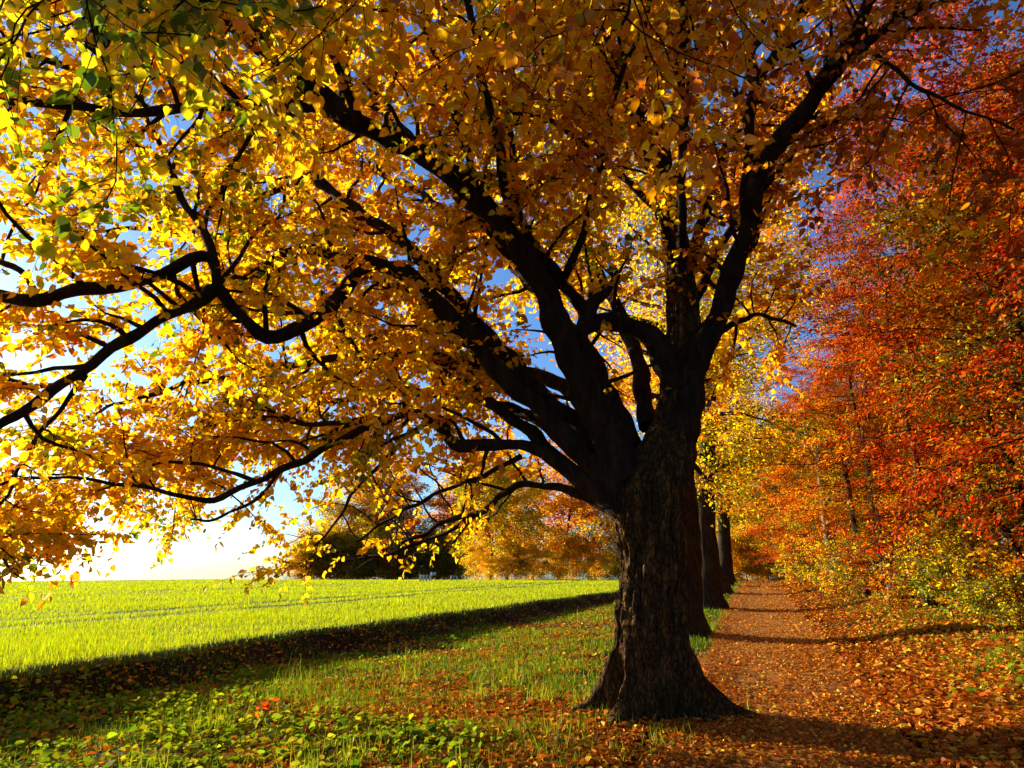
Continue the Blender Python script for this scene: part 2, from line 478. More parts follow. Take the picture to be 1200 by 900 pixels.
LIMBS = [  # (bare share, rows)
    # big limb sweeping to the upper left
    (.30, [(735, 560, 7.9, 60), (705, 500, 7.85, 46), (672, 430, 7.7, 40), (640, 345, 7.5, 36), (600, 280, 7.3, 33), (540, 215, 7.0, 31), (480, 172, 6.7, 30), (410, 140, 6.4, 30),
           (345, 85, 6.1, 28), (290, 40, 5.9, 26), (235, 10, 5.7, 24), (150, -25, 5.5, 20), (30, -70, 5.2, 12)]),
    (.10, [(410, 138, 6.4, 20), (340, 122, 6.3, 15), (250, 126, 6.1, 14), (150, 130, 5.9, 13), (70, 124, 5.7, 12), (-40, 112, 5.4, 9), (-160, 90, 5.0, 5)]),
    (.15, [(400, 122, 6.4, 12), (405, 70, 6.3, 11), (412, 0, 6.2, 10), (418, -80, 6.0, 6)]),
    (.15, [(556, 222, 7.0, 14), (545, 165, 6.8, 11), (522, 110, 6.6, 9), (508, 55, 6.4, 8), (492, 0, 6.2, 7), (480, -70, 6.0, 4)]),
    (.2, [(130, 100, 6.0, 11), (70, 75, 5.6, 10), (0, 55, 5.3, 9), (-90, 40, 5.0, 5)]),
    (.2, [(110, 60, 5.2, 24), (124, 25, 5.1, 24), (150, -30, 5.0, 22)]),
    # twin limbs and the S-shaped boughs on the left
    (.30, [(728, 575, 7.9, 46), (690, 540, 7.9, 32), (630, 480, 7.85, 27), (570, 418, 7.8, 25), (520, 362, 7.7, 25), (495, 333, 7.65, 22), (460, 316, 7.6, 20), (425, 306, 7.5, 18),
           (385, 297, 7.45, 16), (345, 293, 7.4, 13), (315, 310, 7.3, 11), (297, 326, 7.3, 9), (250, 322, 7.2, 6)]),
    (.30, [(728, 555, 8.0, 40), (690, 510, 8.05, 28), (640, 465, 8.1, 22), (590, 412, 8.2, 21), (543, 362, 8.3, 18), (500, 310, 8.4, 17), (470, 283, 8.5, 16), (425, 250, 8.6, 15), (396, 232, 8.7, 13),
           (372, 212, 8.8, 11), (364, 190, 8.9, 9), (384, 174, 9.0, 7), (402, 172, 9.1, 5)]),
    (.2, [(400, 234, 8.7, 11), (370, 206, 8.8, 10), (345, 214, 8.9, 11), (310, 226, 9.0, 9), (286, 240, 9.1, 7), (240, 250, 9.3, 4)]),
    (.12, [(428, 308, 7.5, 18), (395, 350, 7.3, 20), (360, 380, 7.1, 20), (325, 394, 6.95, 19), (296, 383, 6.8, 18), (272, 360, 6.7, 17), (254, 338, 6.6, 20), (238, 352, 6.55, 17), (200, 368, 6.4, 15),
           (140, 402, 6.2, 15), (95, 436, 6.0, 15), (40, 472, 5.9, 14), (-20, 510, 5.8, 12), (-110, 560, 5.6, 8)]),
    (.15, [(256, 345, 6.6, 16), (246, 302, 6.55, 15), (200, 314, 6.4, 17), (150, 334, 6.25, 17), (90, 342, 6.1, 18), (40, 350, 6.0, 20), (0, 346, 5.9, 17), (-90, 330, 5.6, 12), (-200, 340, 5.3, 6)]),
    (.15, [(253, 320, 6.6, 13), (243, 282, 6.6, 12), (218, 238, 6.6, 11), (202, 205, 6.55, 9), (178, 152, 6.5, 7), (165, 100, 6.4, 4)]),
    (.3, [(42, 345, 6.0, 10), (30, 322, 6.0, 9), (0, 308, 6.0, 8), (-60, 290, 6.0, 5)]),
    (.35, [(715, 585, 8.0, 34), (660, 545, 8.1, 24), (600, 490, 8.3, 17), (545, 449, 8.6, 14), (500, 424, 8.9, 13), (440, 398, 9.2, 10), (412, 366, 9.5, 8), (360, 330, 9.9, 5)]),
    # low boughs over the field
    (.25, [(730, 595, 7.9, 40), (690, 565, 7.95, 26), (650, 535, 8.0, 18), (600, 522, 8.1, 16), (560, 521, 8.2, 17), (532, 519, 8.3, 18), (512, 500, 8.4, 15), (490, 485, 8.5, 12), (440, 490, 8.6, 10),
           (390, 497, 8.7, 8), (330, 492, 8.8, 7), (280, 490, 8.9, 5), (225, 505, 9.0, 4)]),
    (.12, [(470, 487, 8.5, 9), (422, 505, 8.4, 11), (388, 520, 8.3, 11), (340, 548, 8.1, 10), (290, 568, 8.0, 9), (240, 585, 7.8, 8), (180, 575, 7.6, 6), (100, 560, 7.3, 5), (0, 568, 7.0, 4), (-90, 600, 6.7, 3)]),
    (.2, [(300, 564, 8.0, 6), (240, 545, 8.2, 5), (150, 545, 8.4, 4), (60, 555, 8.6, 3)]),
    (.3, [(725, 600, 8.1, 22), (680, 580, 8.4, 14), (640, 568, 8.8, 10), (600, 573, 9.2, 9), (560, 600, 9.6, 8), (520, 613, 10.0, 7), (472, 636, 10.4, 5)]),
    (.3, [(610, 535, 8.3, 8), (560, 560, 8.8, 7), (520, 575, 9.2, 6), (470, 600, 9.6, 5), (420, 632, 10.0, 3)]),
    # the limbs forking to the right
    (.32, [(790, 530, 7.95, 56), (802, 475, 7.92, 48), (822, 410, 7.85, 36), (850, 345, 7.75, 30), (872, 280, 7.6, 28), (886, 220, 7.4, 25), (912, 165, 7.2, 25), (952, 118, 6.9, 25), (985, 65, 6.6, 20), (1015, 5, 6.3, 16),
           (1045, -60, 6.0, 10)]),
    (.35, [(874, 285, 7.6, 18), (874, 230, 7.6, 15), (879, 150, 7.6, 14), (884, 105, 7.5, 16), (910, 60, 7.4, 14), (945, 0, 7.2, 12), (975, -60, 7.0, 7)]),
    (.3, [(955, 112, 6.9, 9), (1000, 60, 6.5, 7), (1060, 15, 6.1, 6), (1120, -20, 5.8, 4)]),
    (.2, [(1000, 45, 6.4, 8), (1060, 90, 6.0, 6), (1130, 130, 5.7, 4), (1190, 150, 5.5, 3)]),
    # arched limb in the middle and its stub
    (.6, [(795, 455, 7.9, 40), (768, 402, 7.85, 32), (735, 380, 7.8, 26), (700, 376, 7.75, 24), (672, 402, 7.75, 16)]),
    (.25, [(738, 560, 7.95, 46), (716, 510, 7.9, 40), (690, 450, 7.85, 32), (678, 405, 7.8, 26), (692, 362, 7.8, 20), (712, 342, 7.8, 12), (722, 318, 7.8, 6)]),
    (.3, [(690, 372, 7.8, 20), (652, 320, 7.6, 18), (622, 288, 7.5, 16), (606, 235, 7.4, 12), (600, 180, 7.2, 9), (590, 100, 7.0, 6), (585, 30, 6.8, 4)]),
    (.3, [(782, 225, 8.18, 14), (745, 130, 7.6, 12), (715, 60, 7.0, 10), (740, 0, 6.5, 8), (760, -60, 6.0, 5)]),
    (.3, [(660, 330, 7.6, 12), (690, 250, 7.0, 10), (720, 120, 6.4, 8), (755, 20, 5.9, 7), (780, -60, 5.6, 5)]),
    (.3, [(776, 185, 8.2, 12), (735, 110, 8.6, 10), (690, 40, 9.0, 8), (650, -30, 9.3, 5)]),
]
N_SEEN = len(LIMBS)
# limbs behind the trunk and above the camera (partly out of sight)
for rows in ([(745, 530, 8.3, 30), (690, 470, 9.2, 22), (600, 430, 10.2, 16), (500, 420, 11.2, 11), (400, 430, 12.0, 7), (330, 460, 12.6, 4)],
             [(740, 520, 8.3, 30), (680, 400, 9.0, 22), (590, 300, 9.9, 16), (480, 220, 10.8, 11), (380, 180, 11.4, 7), (300, 170, 12, 4)],
             [(760, 500, 8.4, 28), (740, 400, 9.2, 20), (690, 300, 10.0, 15), (620, 200, 10.8, 10), (560, 120, 11.3, 6)],
             [(700, 540, 8.2, 24), (600, 480, 9.0, 16), (480, 460, 10, 11), (350, 480, 10.6, 8), (220, 530, 11.0, 5), (140, 570, 11.2, 3)],
             [(640, 470, 8.2, 20), (520, 420, 8.9, 15), (400, 420, 9.3, 11), (270, 440, 9.6, 8), (150, 470, 9.8, 5), (60, 510, 9.9, 3)],
             [(600, 420, 8.2, 18), (450, 330, 9.0, 13), (320, 290, 9.5, 9), (200, 270, 9.7, 6), (90, 270, 9.8, 4)],
             [(600, 300, 7.6, 18), (470, 150, 8.2, 14), (350, 60, 8.4, 10), (220, -10, 8.4, 7), (100, -60, 8.3, 4)],
             [(795, 320, 8.12, 20), (740, 120, 8.8, 14), (680, -20, 9.2, 8), (640, -120, 9.4, 4)],
             [(800, 330, 8.2, 20), (850, 180, 8.8, 13), (890, 40, 9.2, 8), (920, -60, 9.4, 4)],
             [(320, 60, 5.9, 16), (250, -20, 5.0, 12), (180, -60, 4.1, 9), (120, -60, 3.4, 6), (60, -20, 2.9, 4)],
             [(420, 140, 6.3, 14), (380, 40, 5.3, 11), (330, -40, 4.4, 8), (280, -40, 3.7, 6), (230, 0, 3.2, 4)],
             [(600, 260, 7.2, 15), (560, 60, 6.2, 12), (520, -100, 5.2, 9), (480, -120, 4.3, 6), (450, -40, 3.6, 4)],
             [(794, 330, 8.1, 15), (730, 50, 6.8, 12), (690, -120, 5.6, 9), (640, -140, 4.6, 6), (600, -30, 3.9, 4)],
             [(797, 345, 8.1, 15), (800, 80, 6.6, 12), (790, -100, 5.4, 9), (760, -80, 4.6, 6), (730, 30, 4.1, 4)],
             [(950, 120, 6.9, 12), (1030, 40, 6.3, 9), (1110, 0, 5.8, 7), (1190, -10, 5.4, 4)],
             [(800, 380, 8.1, 16), (860, 260, 9.0, 11), (920, 170, 9.8, 8), (980, 110, 10.4, 4)],
             [(830, 400, 7.9, 10), (880, 370, 8.4, 7), (930, 380, 8.9, 4)],
             [(788, 262, 8.15, 12), (700, 180, 7.2, 9), (640, 140, 6.4, 6), (590, 130, 5.8, 4)],
             [(560, 600, 9.6, 7), (515, 628, 10.0, 6), (465, 645, 10.3, 5), (425, 655, 10.5, 4), (385, 662, 10.6, 3)],
             [(470, 520, 9.2, 7), (430, 560, 9.6, 5), (400, 600, 10.0, 4), (370, 640, 10.2, 3)],
             [(330, 550, 8.1, 6), (300, 585, 8.6, 5), (260, 605, 9.0, 4), (220, 610, 9.2, 3)],
             [(-60, 420, 6.3, 14), (-130, 500, 6.2, 9), (-80, 580, 6.4, 6), (-20, 640, 6.6, 4), (30, 680, 6.8, 2)],
             [(100, 440, 6.0, 8), (40, 520, 6.4, 6), (0, 590, 6.8, 4), (-30, 640, 7.0, 3)]):
    LIMBS.append((.3, rows))

root_p, _ = at(769, 832, 7.92)
root_p[2] = terrain(root_p[0], root_p[1])
tree = empty("old_lime_tree", root_p)
tag(tree, "gnarled old lime tree with thick dark trunk and golden leaves beside the path", "tree")
OFF = root_p

# trunk with its central stem: rings displaced into buttresses and bark ridges
rows = [(771, 838, 7.92, 98), (768, 800, 7.92, 98), (764, 760, 7.92, 95), (763, 700, 7.92, 92), (764, 650, 7.92, 92), (762, 605, 7.92, 100), (762, 570, 7.92, 102), (776, 532, 7.95, 80),
        (790, 490, 8.0, 60), (797, 440, 8.0, 52), (800, 395, 8.05, 47), (797, 330, 8.1, 42), (788, 260, 8.15, 35), (778, 195, 8.2, 24), (770, 110, 8.3, 15), (764, 0, 8.3, 9), (760, -80, 8.3, 4)]
tp = limb_pts(rows)
tp[0, 2] = OFF[2] - .12
cl = spline(tp, .028)
NS = 180
th = np.linspace(0, 2 * np.pi, NS, endpoint=False)
butt = [(2.55, .6, .30, .06), (3.36, 1.1, .22, .05), (3.92, -.28, .2, -.12), (4.47, .75, .2, .36), (5.15, .15, .2, .03), (5.72, .45, .2, .06), (.30, .95, .28, .08), (1.3, .4, .35, .05), (1.95, .35, .25, .05)]
V = np.zeros((len(cl), NS, 3))
for i, (x, y, z, r) in enumerate(cl):
    h = z - OFF[2]
    fl = math.exp(-max(h, -.1) / .29)
    fl2 = math.exp(-max(h, 0) / 1.1)
    toe = math.exp(-max(h, -.1) / .09)
    for k in range(NS):
        a = th[k]
        rr = .84
        for b, amp, wd, up_ in butt:
            d = abs((a - b + .16 * math.sin(h * 2.3 + b * 3) + np.pi) % (2 * np.pi) - np.pi)
            rr += (amp * (fl + .38 * toe) + up_ * fl2) * math.exp(-(d / wd) ** 2)
        rr += .08 * fl + .02 * fl2
        p3 = Vector((math.cos(a) * 2.2, math.sin(a) * 2.2, h * .85 + 3))
        rr += .12 * mnoise.fractal(p3 * .75, .8, 2.0, 3)
        ridge = abs(mnoise.noise(Vector((math.cos(a) * 5.5, math.sin(a) * 5.5, h * .9))))
        fine = mnoise.fractal(Vector((math.cos(a) * 10, math.sin(a) * 10, h * 4.5)), .8, 2.0, 3)
        rr += -.10 * (1 - min(1, ridge * 3.2)) + .06 * fine
        rr -= .035 * (1 - min(1, abs(mnoise.noise(Vector((math.cos(a) * 9 + 3, math.sin(a) * 9, h * 2.2)))) * 4))
        low = math.exp(-max(h, 0) / 1.5)
        rr += low * .26 * mnoise.noise(Vector((math.cos(a) * 2.6 + 7, math.sin(a) * 2.6, h * 2.4))) + low * .12 * mnoise.noise(Vector((math.cos(a) * 7, math.sin(a) * 7 + 4, h * 6.5)))
        V[i, k] = (x + r * rr * math.cos(a), y + r * rr * math.sin(a), z)
i = np.arange(len(cl) - 1)[:, None] * NS
j = np.arange(NS)[None]
k = (j + 1) % NS
F = np.stack([i + j, i + k, i + NS + k, i + NS + j], -1).reshape(-1, 4)
P = Parts()
P.add(V.reshape(-1, 3) - OFF, F)
P.build("trunk", [M_BARK], tree, True)

# limbs, branches, twigs, leaves
CROWN = Parts()
twigs_pos, twigs_dir, twigs_len, twigs_tone = [], [], [], []


def rand_unit(g):
    v = g.normal(size=3)
    return v / np.linalg.norm(v)


def grow(start, d, length, g, n=6, wander=.22, droop=0.0):
    pts = [np.array(start)]
    d = np.array(d) / np.linalg.norm(d)
    for q in range(n):
        d = d + wander * g.normal(size=3) + np.array([0, 0, droop])
        d /= np.linalg.norm(d)
        pts.append(pts[-1] + d * length / n)
    return np.array(pts)


g = np.random.default_rng(11)
FORK = at(725, 480, 7.9)[0]
for li, (bare, rows) in enumerate(LIMBS):
    lp = spline(limb_pts(rows, .84), .09)
    # knobbly, uneven boughs
    s = np.concatenate(([0], np.cumsum(np.linalg.norm(np.diff(lp[:, :3], axis=0), axis=1))))
    ph = g.uniform(0, 6, 6)
    for ax in range(3):
        lp[:, ax] += np.minimum(s, 1) * (.018 * np.sin(s * 5.1 + ph[ax]) + .012 * np.sin(s * 11.3 + ph[ax + 3]))
    lp[:, 3] *= 1 + .10 * np.sin(s * 6.7 + ph[0]) + .06 * np.sin(s * 15.0 + ph[1])
    LP = Parts()
    pts = lp[:, :3] - OFF
    tube(LP, pts, np.maximum(lp[:, 3], .006), 12 if lp[0, 3] > .08 else 8, rough=.03)
    total = s[-1]
    sp = max(.5, bare * total)
    while sp < total:
        q = int(np.searchsorted(s, sp))
        q = min(q, len(lp) - 2)
        tang = unit(lp[q + 1, :3] - lp[q - 1, :3]) if q else unit(lp[1, :3] - lp[0, :3])
        perp = rand_unit(g)
        perp = unit(perp - tang * np.dot(perp, tang))
        tocam = unit(np.array([0, 0, EYE]) - lp[q, :3])
        if li < N_SEEN and np.dot(perp, tocam) > -.05 and g.random() < .88:      # these boughs stand on the near side of the crown: they branch outwards
            perp = unit(perp - 1.7 * tocam * np.dot(perp, tocam))
        dr = .55 * tang + .9 * perp + np.array([0, 0, .12])
        ln = g.uniform(.8, 2.1) * (1 - .25 * sp / total)
        b = grow(lp[q, :3] - OFF, dr, ln, g, 7, .2, -.03)
        if b[-1, 2] + OFF[2] < (2.15 if lp[q, 1] < 8.5 and lp[q, 0] > -6.5 else 1.6):
            sp += .2
            continue
        r0 = min(lp[q, 3] * .55, .033)
        tube(LP, b, np.linspace(r0, .005, len(b)), 5)
        tone = g.normal()
        m_ = max(3, int(ln / .085))
        for u in np.linspace(.15, 1, m_):
            f = u * (len(b) - 1)
            i0 = min(int(f), len(b) - 2)
            pp = b[i0] + (b[i0 + 1] - b[i0]) * (f - i0)
            bt = unit(b[i0 + 1] - b[i0])
            pe = rand_unit(g)
            pe[2] *= .6
            twigs_pos.append(pp)
            twigs_dir.append(.7 * bt + pe + np.array([0, 0, -.12]))
            twigs_len.append(g.uniform(.25, .75))
            twigs_tone.append(tone)
        sp += g.uniform(.12, .27)
    LP.build("limb", [M_LIMB], tree, True)

TP, TD, TL, TT = np.array(twigs_pos), unit(np.array(twigs_dir)), np.array(twigs_len), np.array(twigs_tone)
end = TP + TD * TL[:, None] + OFF
mid = TP + TD * TL[:, None] * .5 + OFF


def cam_space(Pw):
    d = Pw - np.array([0, 0, EYE])
    F_ = -d[:, 0] * SY + d[:, 1] * CY
    A_ = d[:, 0] * CY + d[:, 1] * SY
    return A_, F_, d[:, 2]


A_, F_, Z_ = cam_space(mid)
zmin = 1.95 - .45 * smooth(-5, -7.5, mid[:, 0]) - .5 * smooth(9.0, 10.3, F_) + .35 * wob(end[:, 0], end[:, 1], .9, 4) + 1.9 * smooth(-2.2, -.6, mid[:, 0]) + .9 * smooth(4.5, 3.0, F_)
keep = end[:, 2] > zmin
# boughs are bare near the fork, and nothing grows in the open air between the fork and the path
seg = FORK - np.array([0, 0, EYE + .5])
w_ = np.clip(((mid - np.array([0, 0, EYE + .5])) @ seg) / (seg @ seg), 0, 1)
dist = np.linalg.norm(mid - (np.array([0, 0, EYE + .5]) + w_[:, None] * seg), axis=1)
keep &= ~((dist < .35 + 1.15 * w_) & (g.random(len(mid)) < .93))
keep &= np.linalg.norm(mid - np.array([0, 0, EYE]), axis=1) > 2.3
keep &= ~((F_ < 5.4) & (g.random(len(mid)) < .45)) & (g.random(len(mid)) < .9)
keep &= ~((mid[:, 0] > .6) & (g.random(len(mid)) < .35))
# an opening low on the field side, through which the sun reaches the trunk
sh = np.array([sdir.x, sdir.y]) / math.hypot(sdir.x, sdir.y)
along = (mid[:, :2] - OFF[:2]) @ sh
aside = np.abs((mid[:, 0] - OFF[0]) * sh[1] - (mid[:, 1] - OFF[1]) * sh[0])
keep &= ~((along > .5) & (aside < .8) & (end[:, 2] < 2.4 + .209 * along) & (g.random(len(mid)) < .9))
TP, TD, TL, TT = TP[keep], TD[keep], TL[keep], TT[keep]
print("main twigs", len(TP))
# twigs as thin three-sided shoots
nT = len(TP)
ref = unit(np.cross(TD, g.normal(size=(nT, 3))))
ref2 = np.cross(TD, ref)
droop = np.zeros((nT, 3)); droop[:, 2] = -.18 * TL
E_ = TP + TD * TL[:, None] + droop
Mi = TP + TD * TL[:, None] * .5 + droop * .2
tv = []
for C_, r_ in ((TP, .0045), (Mi, .0032), (E_, .0014)):
    for an in (0, 2.094, 4.189):
        tv.append(C_ + r_ * (math.cos(an) * ref + math.sin(an) * ref2))
tv = np.stack(tv, 1)
ft = np.array([(a + o, (a + 1) % 3 + o, (a + 1) % 3 + o + 3, a + o + 3) for o in (0, 3) for a in range(3)])
CROWN.add(tv.reshape(-1, 3), (np.arange(nT)[:, None, None] * 9 + ft[None]).reshape(-1, 4), (.03, .02, .012), 1)
# leaves, alternate along each twig
cnt = np.maximum(3, (TL / .045).astype(int))
idx = np.repeat(np.arange(nT), cnt)
n = len(idx)
order = np.arange(n) - np.repeat(np.cumsum(cnt) - cnt, cnt)
u = (order + g.uniform(.3, .9, n)) / cnt[idx]
pos = TP[idx] + TD[idx] * (TL[idx] * u)[:, None] + droop[idx] * (u ** 2)[:, None]
sgn = np.where(order % 2 == 0, 1.0, -1.0)
hor = unit(np.cross(TD[idx], np.array([0, 0, 1.0]) + .3 * g.normal(size=(n, 3))))
ax = .45 * TD[idx] + sgn[:, None] * hor * .8 + .35 * g.normal(size=(n, 3)) + np.array([0, 0, -.45])
nr = np.array([0, 0, .8]) + .75 * g.normal(size=(n, 3)) + .3 * np.array([sdir.x, sdir.y, 0])
size = np.clip(g.normal(.079, .02, n), .035, .13)
pos = pos + unit(ax) * .018
pw = pos + OFF
tone = TT[idx] * .55 - .8 * smooth(5.0, 3.4, cam_space(pw)[1]) * smooth(-1.0, -2.0, cam_space(pw)[0]) + 1.0 * smooth(-2.0, 1.5, pw[:, 0] + .3 * (pw[:, 2] - 5)) + .6 * wob(pw[:, 0] + pw[:, 2], pw[:, 1] - pw[:, 2], .8, 7) + .55 * g.normal(size=n)  # browner towards the upper right, partly crown shade put into the leaf colour
cuts = np.digitize(tone, [-1.45, -.8, .5, 1.2, 1.75])
base = np.array([GRN, LIM, YEL, GOLD, ORA, BRN])[cuts]
colr = np.clip(base * np.exp(.16 * g.normal(size=(n, 1))) * np.exp(.07 * g.normal(size=(n, 3))), .004, .92)
leaves(CROWN, pos, ax, nr, size, 'lime', colr, 0)
print("main leaves", n)
CROWN.build("crown", [M_LIME, M_TWIG], tree)

# ------------------------------------------------------------------ other trees: one of each kind, then copies


def crown_tree(seed, height, clear, spread, trunk_r, n_limb, n_leaf, leaf, cols, weights, mat, bark, flat=.0, lean=.12, name="tree", twig_len=.8, flare=.0, skip_low=True, fork=False, limb_sides=5):
    """trunk mesh and crown mesh of one tree standing at the origin"""
    g = np.random.default_rng(seed)
    T = Parts()
    tr = grow((0, 0, -.15), (lean * g.normal(), lean * g.normal(), 1), height * .93 + .15, g, 14, .035 + lean * .12, .03)
    rad = np.linspace(1, .08, len(tr)) ** .9 * trunk_r
    tt = spline(np.column_stack([tr, rad]), .25)
    hh = tt[:, 2]
    rr = tt[:, 3] * (1 + flare * np.exp(-np.maximum(hh, 0) / .35))
    tube(T, tt[:, :3], np.maximum(rr, .008), 14 if trunk_r > .2 else 7, rough=.05)
    C = Parts()
    clusters, limb_tone = [], []
    for q in range(n_limb):
        lt = g.normal()
        u = (q + g.random()) / n_limb
        hz = clear + (height * .95 - clear) * u
        f = np.searchsorted(tt[:, 2], hz)
        f = min(f, len(tt) - 1)
        an = q * 2.4 + g.normal() * .5
        prof = math.sin(math.pi * min(1, .22 + .78 * (1 - u) ** .8)) ** .7 if not flat else (1 - u) ** .6
        ln = spread * (.35 + .75 * prof) * g.uniform(.75, 1.15)
        rise = g.uniform(.1, .6) + .5 * u - flat * .45
        b = grow(tt[f, :3], (math.cos(an), math.sin(an), rise), ln, g, 7, .14, -.05 + .04 * u)
        tube(C, b, np.linspace(max(.010, tt[f, 3] * .42), .006, len(b)), limb_sides, (.03, .02, .012), 1)
        nb = max(3, int(ln * 2.4))
        for w in range(nb):
            v = .25 + .75 * (w + g.random()) / nb
            ff = v * 7
            i0 = min(int(ff), 6)
            pp = b[i0] + (b[i0 + 1] - b[i0]) * (ff - i0)
            sd = unit(np.cross(b[i0 + 1] - b[i0], (0, 0, 1.0))) * (1 if w % 2 else -1)
            c = grow(pp, .6 * unit(b[i0 + 1] - b[i0]) + sd + np.array([0, 0, g.normal() * .3 * (1 - flat)]), ln * g.uniform(.22, .45), g, 4, .2, -.04)
            tube(C, c, np.linspace(.011, .003, len(c)), 3, (.03, .02, .012), 1)
            for e in range(1, 5):
                clusters.append(np.concatenate([c[e], unit(c[e] - c[e - 1])]))
                limb_tone.append(lt)
    cl = np.array(clusters)
    # leaves sit in sprays around the shoots
    per = n_leaf / len(cl)
    cn = g.poisson(per * np.exp(.45 * g.normal(size=len(cl)) - .1))
    idx = np.repeat(np.arange(len(cl)), cn)
    n = len(idx)
    sp_ = twig_len * np.array([1, 1, (1 - .72 * flat) * .75])
    pos = cl[idx, :3] + g.normal(size=(n, 3)) * sp_ * .36 + cl[idx, 3:] * g.uniform(-.2, .5, (n, 1)) * twig_len
    ax = cl[idx, 3:] + .9 * g.normal(size=(n, 3)) * np.array([1, 1, .5]) + np.array([0, 0, -.25])
    nr = np.array([0, 0, 1.0 + 1.0 * flat]) + (.85 - .25 * flat) * g.normal(size=(n, 3))
    tone = .8 * g.normal(size=len(cl))[idx] + .9 * np.array(limb_tone)[idx] + .8 * g.normal(size=n)
    order = np.argsort(np.argsort(tone)) / n
    cw = np.cumsum(weights) / np.sum(weights)
    base = np.array(cols)[np.clip(np.searchsorted(cw, order), 0, len(cols) - 1)]
    col = np.clip(base * np.exp(.2 * g.normal(size=(n, 1))) * np.exp(.08 * g.normal(size=(n, 3))), .004, .9)
    size = leaf * np.clip(np.exp(.25 * g.normal(size=n)), .5, 1.7)
    keep = pos[:, 2] > (.25 if not skip_low else max(.3, clear * .55))
    leaves(C, pos[keep], ax[keep], nr[keep], size[keep], 'beech', col[keep], 0)
    return T.mesh("trunk", [bark], True), C.mesh("crown", [mat, M_TWIG])


RED, FIRE, RUST, OLIV, SUNY = (.47, .04, .007), (.62, .13, .007), (.27, .055, .009), (.14, .14, .010), (.70, .42, .012)

protos = {}


def proto(kind, **kw):
    protos[kind] = crown_tree(**kw)


proto('row', seed=3, height=12.5, clear=3.6, spread=3.4, trunk_r=.46, n_limb=26, n_leaf=26000, leaf=.10, cols=[GRN, LIM, YEL, GOLD, ORA], weights=[14, 18, 38, 22, 8], mat=M_LIME, bark=M_BARK2, flare=.75, lean=.03)
proto('row2', seed=5, height=12.0, clear=3.2, spread=3.2, trunk_r=.40, n_limb=24, n_leaf=24000, leaf=.11, cols=[GRN, LIM, YEL, GOLD, ORA], weights=[20, 18, 30, 22, 10], mat=M_LIME, bark=M_BARK2, flare=.7, lean=.04)
proto('red', seed=21, height=15.0, clear=2.0, spread=3.8, trunk_r=.10, n_limb=46, n_leaf=39000, twig_len=.42, leaf=.075, cols=[OLIV, RUST, RED, FIRE, GOLD], weights=[6, 22, 34, 30, 8], mat=M_BEECH, bark=M_BARK2, flat=.75)
proto('fire', seed=22, height=13.5, clear=1.6, spread=3.6, trunk_r=.085, n_limb=44, n_leaf=35000, twig_len=.42, leaf=.075, cols=[OLIV, RUST, RED, FIRE, GOLD, SUNY], weights=[6, 14, 18, 34, 20, 8], mat=M_BEECH, bark=M_BARK2, flat=.75)
proto('gold', seed=23, height=13.5, clear=2.0, spread=3.4, trunk_r=.10, n_limb=42, n_leaf=36000, twig_len=.48, leaf=.08, cols=[OLIV, LIM, SUNY, GOLD, FIRE], weights=[22, 16, 26, 24, 12], mat=M_BEECH, bark=M_BARK2, flat=.55)
proto('tall', seed=24, height=15.5, clear=4.0, spread=4.2, trunk_r=.17, n_limb=34, n_leaf=34000, twig_len=.65, leaf=.095, cols=[OLIV, RUST, RED, FIRE, GOLD], weights=[16, 22, 20, 28, 14], mat=M_BEECH, bark=M_BARK2, flat=.5)
proto('green', seed=25, height=11.0, clear=2.2, spread=3.2, trunk_r=.12, n_limb=28, n_leaf=26000, leaf=.09, cols=[(.05, .07, .01), OLIV, LIM, GOLD, RUST], weights=[22, 36, 20, 14, 8], mat=M_BEECH, bark=M_BARK2, flat=.4)
proto('far', seed=26, height=15.0, clear=.5, spread=4.6, trunk_r=.24, n_limb=40, n_leaf=17000, leaf=.25, cols=[OLIV, RUST, FIRE, GOLD, SUNY], weights=[14, 14, 24, 32, 16], mat=M_LIME, bark=M_BARK2, twig_len=.85)
proto('far2', seed=27, height=13.0, clear=.5, spread=4.8, trunk_r=.22, n_limb=40, n_leaf=17000, leaf=.25, cols=[GRN, OLIV, LIM, YEL, GOLD], weights=[10, 12, 26, 32, 20], mat=M_LIME, bark=M_BARK2, twig_len=.85)
proto('shrub', seed=28, height=1.7, clear=.15, spread=1.0, trunk_r=.018, n_limb=16, n_leaf=2000, leaf=.085, cols=[OLIV, LIM, SUNY, GOLD, FIRE], weights=[32, 26, 20, 14, 8], mat=M_LIME, bark=M_TWIG, twig_len=.22, skip_low=False, lean=.3, limb_sides=3)
proto('shrub2', seed=29, height=1.3, clear=.1, spread=.95, trunk_r=.015, n_limb=16, n_leaf=2300, leaf=.065, cols=[GRN, OLIV, LIM, SUNY], weights=[24, 30, 32, 14], mat=M_LIME, bark=M_TWIG, twig_len=.3, skip_low=False, lean=.3, limb_sides=3)
proto('shrub3', seed=30, height=1.9, clear=.3, spread=1.2, trunk_r=.02, n_limb=16, n_leaf=2400, leaf=.07, cols=[RUST, RED, FIRE, GOLD], weights=[14, 30, 40, 16], mat=M_BEECH, bark=M_TWIG, twig_len=.35, skip_low=False, lean=.3, flat=.7, limb_sides=3)

proto('thicket', seed=31, height=5.0, clear=.25, spread=2.3, trunk_r=.05, n_limb=30, n_leaf=9000, leaf=.15, cols=[OLIV, LIM, YEL, GOLD], weights=[16, 24, 36, 24], mat=M_LIME, bark=M_TWIG, twig_len=.7, skip_low=False, lean=.3, limb_sides=3)
proto('thicket2', seed=32, height=4.5, clear=.25, spread=2.3, trunk_r=.05, n_limb=30, n_leaf=9000, leaf=.15, cols=[RUST, FIRE, GOLD, YEL], weights=[14, 34, 34, 18], mat=M_BEECH, bark=M_TWIG, twig_len=.7, skip_low=False, lean=.3, limb_sides=3)


